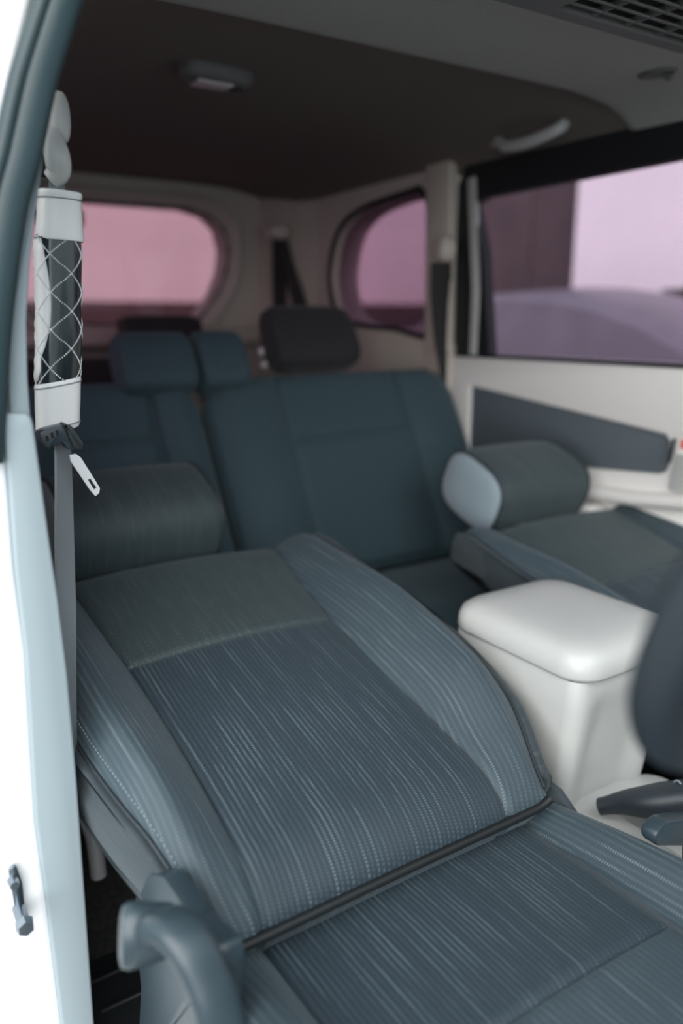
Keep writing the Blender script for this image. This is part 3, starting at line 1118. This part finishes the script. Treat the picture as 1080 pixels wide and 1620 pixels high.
# ivory anchor cap and lobed guide
rings = []
ac = P(93, 186, Y=Y0)
for i in range(11):
    a = -math.pi/2+math.pi*i/10
    k = max(.05, math.cos(a)**.55)
    rings.append([ac+Vector((x*k, y*k, .027*math.sin(a))) for x, y in circ(.0125, 20)])
loft('anchor_cap', rings, M['ivory'], belt)
rings = []
gp = catmull([P(88, 208, Y=Y0-.005), P(86, 226, Y=Y0-.010), P(91, 250, Y=Y0-.012), P(92, 272, Y=Y0-.008), P(80, 284, Y=Y0-.002)], 5)
sweep('guide_loop', gp, circ(.0125, 16, 1.1, .75), M['ivory'], belt, up=(0, 1, 0), scales=[.55+.5*math.sin(math.pi*(i+1.5)/(len(gp)+3)) for i in range(len(gp))])
bm = bmesh.new()
box('height_slider', P(66, 262, Y=Y0+.01)-Vector((.012, .006, .012)), P(66, 240, Y=Y0+.01)+Vector((.008, .006, .016)), M['black'], belt, bev=.003)
bm.free()
# tongue: slotted grip and chrome plate
tg = empty('tongue')
tg.parent = belt
gpix = [(62, 686), (70, 680), (100, 672), (112, 676), (130, 702), (128, 712), (108, 712), (100, 700), (84, 704), (78, 712), (66, 700)]
prism('tongue_grip', round_poly(px(gpix, Y=Y0-.03), .002), (0, .022, 0), M['plastic'], tg, bev=.002)
prism('grip_wing', round_poly(px([(100, 670), (114, 674), (133, 702), (130, 712), (118, 710)], Y=Y0-.037), .002), (0, .02, 0), M['darkplastic'], tg, bev=.002)
for (u, v) in ((74, 695), (82, 690), (90, 686)):
    prism('grip_slot', px([(u-2, v-5), (u+2, v-6), (u+4, v+2), (u, v+3)], Y=Y0-.0315), (0, .003, 0), M['ventdark'], tg, bev=0)
hole = px([(139, 759), (143, 757), (153, 772), (149, 775)], Y=Y0-.03)
prism('tongue_plate', round_poly(px([(110, 720), (120, 718), (128, 724), (158, 772), (157, 780), (151, 785), (143, 776), (112, 730)], Y=Y0-.03), .001), (0, .003, 0), M['satin'], tg, holes=[hole], bev=0)

sl = thing('seat_belt_sleeve', 'black quilted leather belt sleeve with white cuffs and crystal stitching', 'sleeve')
sp_ = [(94, 300), (95, 380), (92, 480), (92, 590), (91, 600), (91, 680)]


def sleeve_ring(u, v, hw, hd, skew=0, n=28):
    c = P(u, v, Y=Y0+.005)
    r = []
    for x, y in circ(1, n, 1, 1, .85):
        r.append(c+Vector((x*hw, y*hd, 0))+Vector((0, 0, skew*x)))
    return r


rings = [sleeve_ring(91+2*math.sin(i/12*3), 376+i*19.2, .0255+.0008*math.sin(i*.9), .0165) for i in range(13)]
loft('leather_tube', rings, M['leather'], sl)
rings = [sleeve_ring(94.5, v, w_, d_, -.001) for v, w_, d_ in ((303, .0215, .013), (303, .0235, .015), (306, .0245, .016), (311, .0245, .016), (314, .0236, .0152), (320, .0240, .0157), (360, .0258, .0175), (377, .0270, .0184), (381, .0262, .0178))]
loft('top_cuff', rings, M['cuff'], sl)
rings = [sleeve_ring(91.5, v, w_, d_, .004) for v, w_, d_ in ((601, .0255, .017), (604, .0268, .0182), (610, .0264, .018), (640, .0262, .018), (668, .0255, .017), (674, .0258, .0175), (680, .0245, .016))]
loft('bottom_cuff', rings, M['cuff'], sl)
for v0_, sk, w_, d_, nm in ((316, -.001, .0242, .0158, 'cuff_seam'), (608, .004, .0268, .0183, 'cuff_seam'), (672, .004, .0260, .0177, 'cuff_seam')):
    sweep(nm, sleeve_ring(94.5 if v0_ < 400 else 91.5, v0_, w_, d_, sk, 32), circ(.0008, 6), M['thread'], sl, closed=True)
# white pillar's reflection on the glossy tube, built as a pale strip
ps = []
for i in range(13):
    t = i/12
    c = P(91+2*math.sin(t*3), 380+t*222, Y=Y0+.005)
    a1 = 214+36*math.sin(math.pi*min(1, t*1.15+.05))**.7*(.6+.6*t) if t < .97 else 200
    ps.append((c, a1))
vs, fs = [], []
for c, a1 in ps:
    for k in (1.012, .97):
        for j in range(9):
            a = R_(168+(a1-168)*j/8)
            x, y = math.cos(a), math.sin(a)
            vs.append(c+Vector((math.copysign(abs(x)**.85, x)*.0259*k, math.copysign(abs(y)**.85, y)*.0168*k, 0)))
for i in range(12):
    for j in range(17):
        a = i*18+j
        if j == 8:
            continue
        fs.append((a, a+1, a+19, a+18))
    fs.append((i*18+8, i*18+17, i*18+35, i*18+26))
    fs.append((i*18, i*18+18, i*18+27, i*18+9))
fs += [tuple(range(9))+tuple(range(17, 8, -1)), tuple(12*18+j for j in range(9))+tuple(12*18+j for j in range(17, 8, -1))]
mesh('pillar_reflection', vs, fs, M['cuff'], sl)
# crystal chains: crossing helices of beads
ico = bmesh.new()
bmesh.ops.create_icosphere(ico, subdivisions=1, radius=.00115)
iv = [v.co.copy() for v in ico.verts]
ifc = [tuple(v.index for v in f.verts) for f in ico.faces]
ico.free()
for k in range(4):
    for sg in (-1, 1):
        vs, fs = [], []
        for i in range(96):
            t = i/95
            a = R_(90*k+20)+sg*t*math.pi*2*.98
            u = 91+2*math.sin(t*3)
            c = P(u, 374+t*232, Y=Y0+.005)
            x, y = math.cos(a), math.sin(a)
            p = c+Vector((math.copysign(abs(x)**.85, x)*.0261, math.copysign(abs(y)**.85, y)*.0170, 0))
            b0 = len(vs)
            vs += [p+q_ for q_ in iv]
            fs += [tuple(b0+j for j in f_) for f_ in ifc]
        mesh('crystal_chain', vs, fs, M['gem'], sl, True)

# ------------------------------------------------------------------ rear belts, roof fittings
b2 = thing('rear_seat_belt', 'dark seat belt hanging down the cream pillar beside the sliding door', 'seat belt')
ribbon('webbing', [(682, 415, 0), (682, 480, 0), (690, 560, 0), (708, 640, 0), (730, 700, 0)], [(714, 415, 0), (714, 480, 0), (717, 560, 0), (731, 640, 0), (745, 700, 0)], M['webdark'], b2, 1.76, 1.76)
for rr_, nm in ((0, 'anchor_cover'),):
    c = P(702, 393, X=.585)
    loft(nm, [[c+Vector((dx_, x*k, y*k)) for x, y in circ(.034, 20, .85, 1.1)] for dx_, k in ((.02, 1), (.0, .98), (-.012, .85), (-.018, .55), (-.019, .1))], M['cream'], b2)
b3 = thing('rear_seat_belt', 'dark looped seat belt on the rear corner pillar above the tall headrest', 'seat belt')
ribbon('webbing', [(430, 376, 0), (430, 430, 0), (432, 500, 0), (432, 560, -.2)], [(452, 376, 0), (454, 430, 0), (452, 500, 0), (452, 560, -.2)], M['webdark'], b3, 2.60, 2.60)
ribbon('diagonal_strap', [(438, 376, 0), (448, 420, -.02), (460, 470, -.05), (470, 520, -.1)], [(454, 376, 0), (466, 420, -.02), (482, 470, -.05), (494, 520, -.1)], M['webdark'], b3, 2.575, 2.575)
c = P(443, 366, Y=2.585)
loft('anchor_cover', [[c+Vector((x*k, dy_, y*k)) for x, y in circ(.045, 20, .9, .7)] for dy_, k in ((.03, 1), (.0, .98), (-.012, .85), (-.018, .5), (-.019, .1))], M['cream'], b3)

tt = empty('tongue')  # bright plate and discs shaped to imitate blurred glints by the headrest
tt.parent = b3
prism('tongue_plate', round_poly(px([(433, 558), (443, 556), (450, 586), (442, 589)], Y=1.93), .004), (0, .004, 0), M['satin'], tt, bev=.001)  # plate standing in for the blurred glints
for u, v in ((416, 556), (420, 577)):
    c = P(u, v, Y=1.95)
    loft('glint_disc', [[c+Vector((x*k, dy_, y*k)) for x, y in circ(.013, 14)] for dy_, k in ((.012, .7), (.004, 1), (-.004, .95), (-.009, .6), (-.010, .1))], M['satin'], tt)
ribbon('tongue_strap', [(440, 490, -.45), (436, 520, -.50), (434, 560, -.575)], [(456, 490, -.45), (450, 520, -.50), (446, 560, -.575)], M['webdark'], b3, 2.60, 2.60)
sl3 = thing('stop_lamp', 'small red high stop lamp at the top of the rear window', 'lamp')
c = P(127, 347, Y=2.775)
box('lamp_housing', c+Vector((-.16, -.004, -.004)), c+Vector((.012, .022, .028)), M['darkplastic'], sl3, bev=.004)
box('red_lens', c+Vector((-.15, -.012, -.022)), c+Vector((.010, .016, -.003)), M['redlens'], sl3, bev=.003)
dl = thing('dome_light', 'grey oval dome light with pinkish lens on the ceiling', 'ceiling light')
dc = P(340, 121, Z=1.45)
ex, ey = Vector((.995, .1, 0)), Vector((-.1, .995, 0))
loft('housing', [[Vector((dc.x, dc.y, 0))+ex*x+ey*y+Vector((0, 0, z)) for x, y in circ(1, 28, hx, hy, .7)] for z, hx, hy in ((1.462, .080, .042), (1.450, .080, .042), (1.440, .074, .037), (1.436, .066, .031), (1.4355, .05, .02))], M['vent'], dl)
box('lens', (dc.x-.045, dc.y-.022, 1.431), (dc.x+.030, dc.y+.024, 1.437), M['lamp'], dl, bev=.002)
box('switch', (dc.x+.036, dc.y-.012, 1.4305), (dc.x+.056, dc.y+.012, 1.437), M['darkplastic'], dl, bev=.002)

gh = thing('grab_handle', 'curved beige grab handle on the roof edge above the sliding door', 'handle')
gpth = catmull([P(788, 222, X=.572), P(800, 231, X=.560), P(830, 226, X=.55), P(868, 211, X=.55), P(888, 200, X=.56), P(897, 190, X=.585)], 6)
sweep('grip', gpth, circ(.0115, 14, 1, 1.2), M['ivory'], gh)
for u, v in ((790, 220), (892, 191)):
    c = P(u, v, X=.590)
    box('mount', c-Vector((.012, .024, .016)), c+Vector((.03, .024, .012)), M['cream'], gh, bev=.006)

av = thing('roof_air_vent', 'long grey louvred air vent unit hanging from the front roof lining', 'vent')
vz = 1.40
vo = [Vector((-.31, .868, vz)), Vector((.30, .868, vz)), Vector((.315, .85, vz)), Vector((.315, .60, vz)), Vector((-.325, .60, vz)), Vector((-.325, .85, vz))]
bays = [(-.285, -.055), (-.004, .226+.055)]
holes = [[Vector((a_, .845, vz)), Vector((b_, .845, vz)), Vector((b_, .63, vz)), Vector((a_, .63, vz))] for a_, b_ in bays]
prism('vent_frame', vo, (0, 0, .03), M['vent'], av, holes=holes, bev=0)
box('vent_cavity', (-.30, .615, 1.4125), (.295, .858, 1.4140), M['ventdark'], av, bev=0)
for a_, b_ in bays:
    for i in range(9):
        y = .829-i*.0235
        if y < .635:
            continue
        Mx = Matrix.Translation(((a_+b_)/2, y, vz+.005)) @ Matrix.Rotation(R_(12), 4, 'X')
        L2 = (b_-a_)/2
        box('slat', (-L2, -.0040, -.0015), (L2, .0040, .0015), M['vent'], av, bev=.0008, seg=1, M=Mx)
    n = 4
    for i in range(1, n):
        x = a_+(b_-a_)*i/n
        box('vane', (x-.0009, .63, vz+.003), (x+.0009, .845, vz+.0125), M['vent'], av, bev=0)
oc = P(1040, 112, Z=1.427)
oc2 = Vector((oc.x, oc.y, 0))
hk = thing('coat_hook', 'small oval coat hook recess in the front roof lining', 'hook')
loft('recess_ring', [[oc2+Vector((x, y, z)) for x, y in circ(1, 22, hx, hy)] for z, hx, hy in ((1.436, .024, .040), (1.424, .024, .040), (1.419, .020, .034), (1.421, .015, .026), (1.424, .012, .02))], M['vent'], hk)
sweep('hook_tab', [oc2+Vector((.0, -.01, 1.424)), oc2+Vector((.002, -.018, 1.412)), oc2+Vector((.002, -.03, 1.410))], circ(.005, 8), M['vent'], hk)

# ------------------------------------------------------------------ floor behind the near seat
mat_ = thing('floor_mat', 'ribbed black rubber floor mat behind the reclined near seat', 'mat')
box('mat_body', (-.69, .80, .002), (-.42, 1.16, .012), M['rubber'], mat_, bev=.003)
for i in range(5):
    y = .86+i*.06
    box('rib', (-.68, y-.004, .012), (-.43, y+.004, .018), M['rubber'], mat_, bev=.002, seg=1)
tubeo = thing('seat_leg_tube', 'grey metal tube standing on the dark carpet behind the pillar', 'tube')
sweep('tube', catmull([P(122, 1262, Y=1.12), P(134, 1290, Y=1.12), P(148, 1325, Y=1.12), P(153, 1350, Y=1.12)+Vector((0, 0, -.04))], 5), circ(.013, 12), M['satin'], tubeo)
cp = struct(prism('trim_10', [Vector((-.70, 1.08, 0)), Vector((-.70, 1.11, .10)), Vector((-.70, 1.17, .155)), Vector((-.70, 1.20, .16)), Vector((-.70, 1.20, 0))], (.60, 0, 0), M['carpet'], bev=.01), 'dark carpeted step under the rear bench')

# ------------------------------------------------------------------ world outside the windows
bl = thing('pale_building', 'pale plastered building beyond the sliding door window', 'building')
box('upper_wall', (4.5, -2.5, 1.19), (5.3, 4.735, 2.7), M['plaster'], bl, bev=0)
for y0_, y1_ in ((4.56, 4.735), (3.87, 4.06), (2.6, 2.8), (1.2, 1.4)):
    box('post', (4.5, y0_, -.34), (4.75, y1_, 1.19), M['plaster'], bl, bev=0)
box('dark_recess', (5.1, -2.5, -.34), (5.3, 4.7, 1.19), M['void'], bl, bev=0)
bl2 = thing('brown_shed', 'dark brown boarded shed wall next to the pale building', 'building')
for i in range(5):
    y = 4.76+i*.30
    box('board', (4.62+.012*(i % 2), y, -.34), (4.70, y+.292, 2.75), M['maroon'], bl2, bev=.006, seg=1)
box('shed_core', (4.72, 4.76, -.34), (5.2, 6.2, 2.7), M['void'], bl2, bev=0)
bw_ = thing('rear_building', 'pale plastered wall seen behind the rear window', 'building')
box('wall_face', (-6, 8.0, 1.13), (10, 8.4, 2.9), M['plaster'], bw_, bev=0)
box('wall_plinth', (-6, 7.95, -.34), (10, 8.4, 1.13), M['maroon'], bw_, bev=.02)

car = thing('parked_car', 'grey parked car seen through the sliding door window', 'car')


def car_ring(y, zroof, zb, xw):
    """cross-section of the parked car at longitudinal y"""
    x0 = 3.35
    pts = [(-1, zb), (-1.02, zb+.25), (-.97, .42), (-.80, zroof-.06), (-.62, zroof), (0, zroof+.03), (.62, zroof), (.80, zroof-.06), (.97, .42), (1.02, zb+.25), (1, zb)]
    return [Vector((x0+x*xw, y, z)) for x, z in pts]


prof = [(5.6, .50), (5.3, .62), (4.9, .80), (4.4, 1.06), (4.0, 1.13), (3.6, 1.145), (3.3, 1.13), (3.0, 1.075), (2.7, .99), (2.45, .88), (2.2, .74), (1.9, .64), (1.4, .60), (1.0, .52), (.85, .36)]
loft('car_body', [car_ring(y, z, -.12, .80 if .9 < y < 5.5 else .72) for y, z in prof], M['carpaint'], car, sharp=30)
for y in (1.65, 4.75):
    for x in (2.56, 4.14):
        bm = bmesh.new()
        bmesh.ops.create_cone(bm, cap_ends=True, segments=24, radius1=.31, radius2=.31, depth=.2, matrix=Matrix.Translation((x, y, -.03)) @ Matrix.Rotation(R_(90), 4, 'Y'))
        bmesh.ops.bevel(bm, geom=[e for e in bm.edges if e.calc_face_angle(0) > 1], offset=.03, segments=2, affect='EDGES')
        bm_obj('wheel', bm, M['black'], car, True, 40)
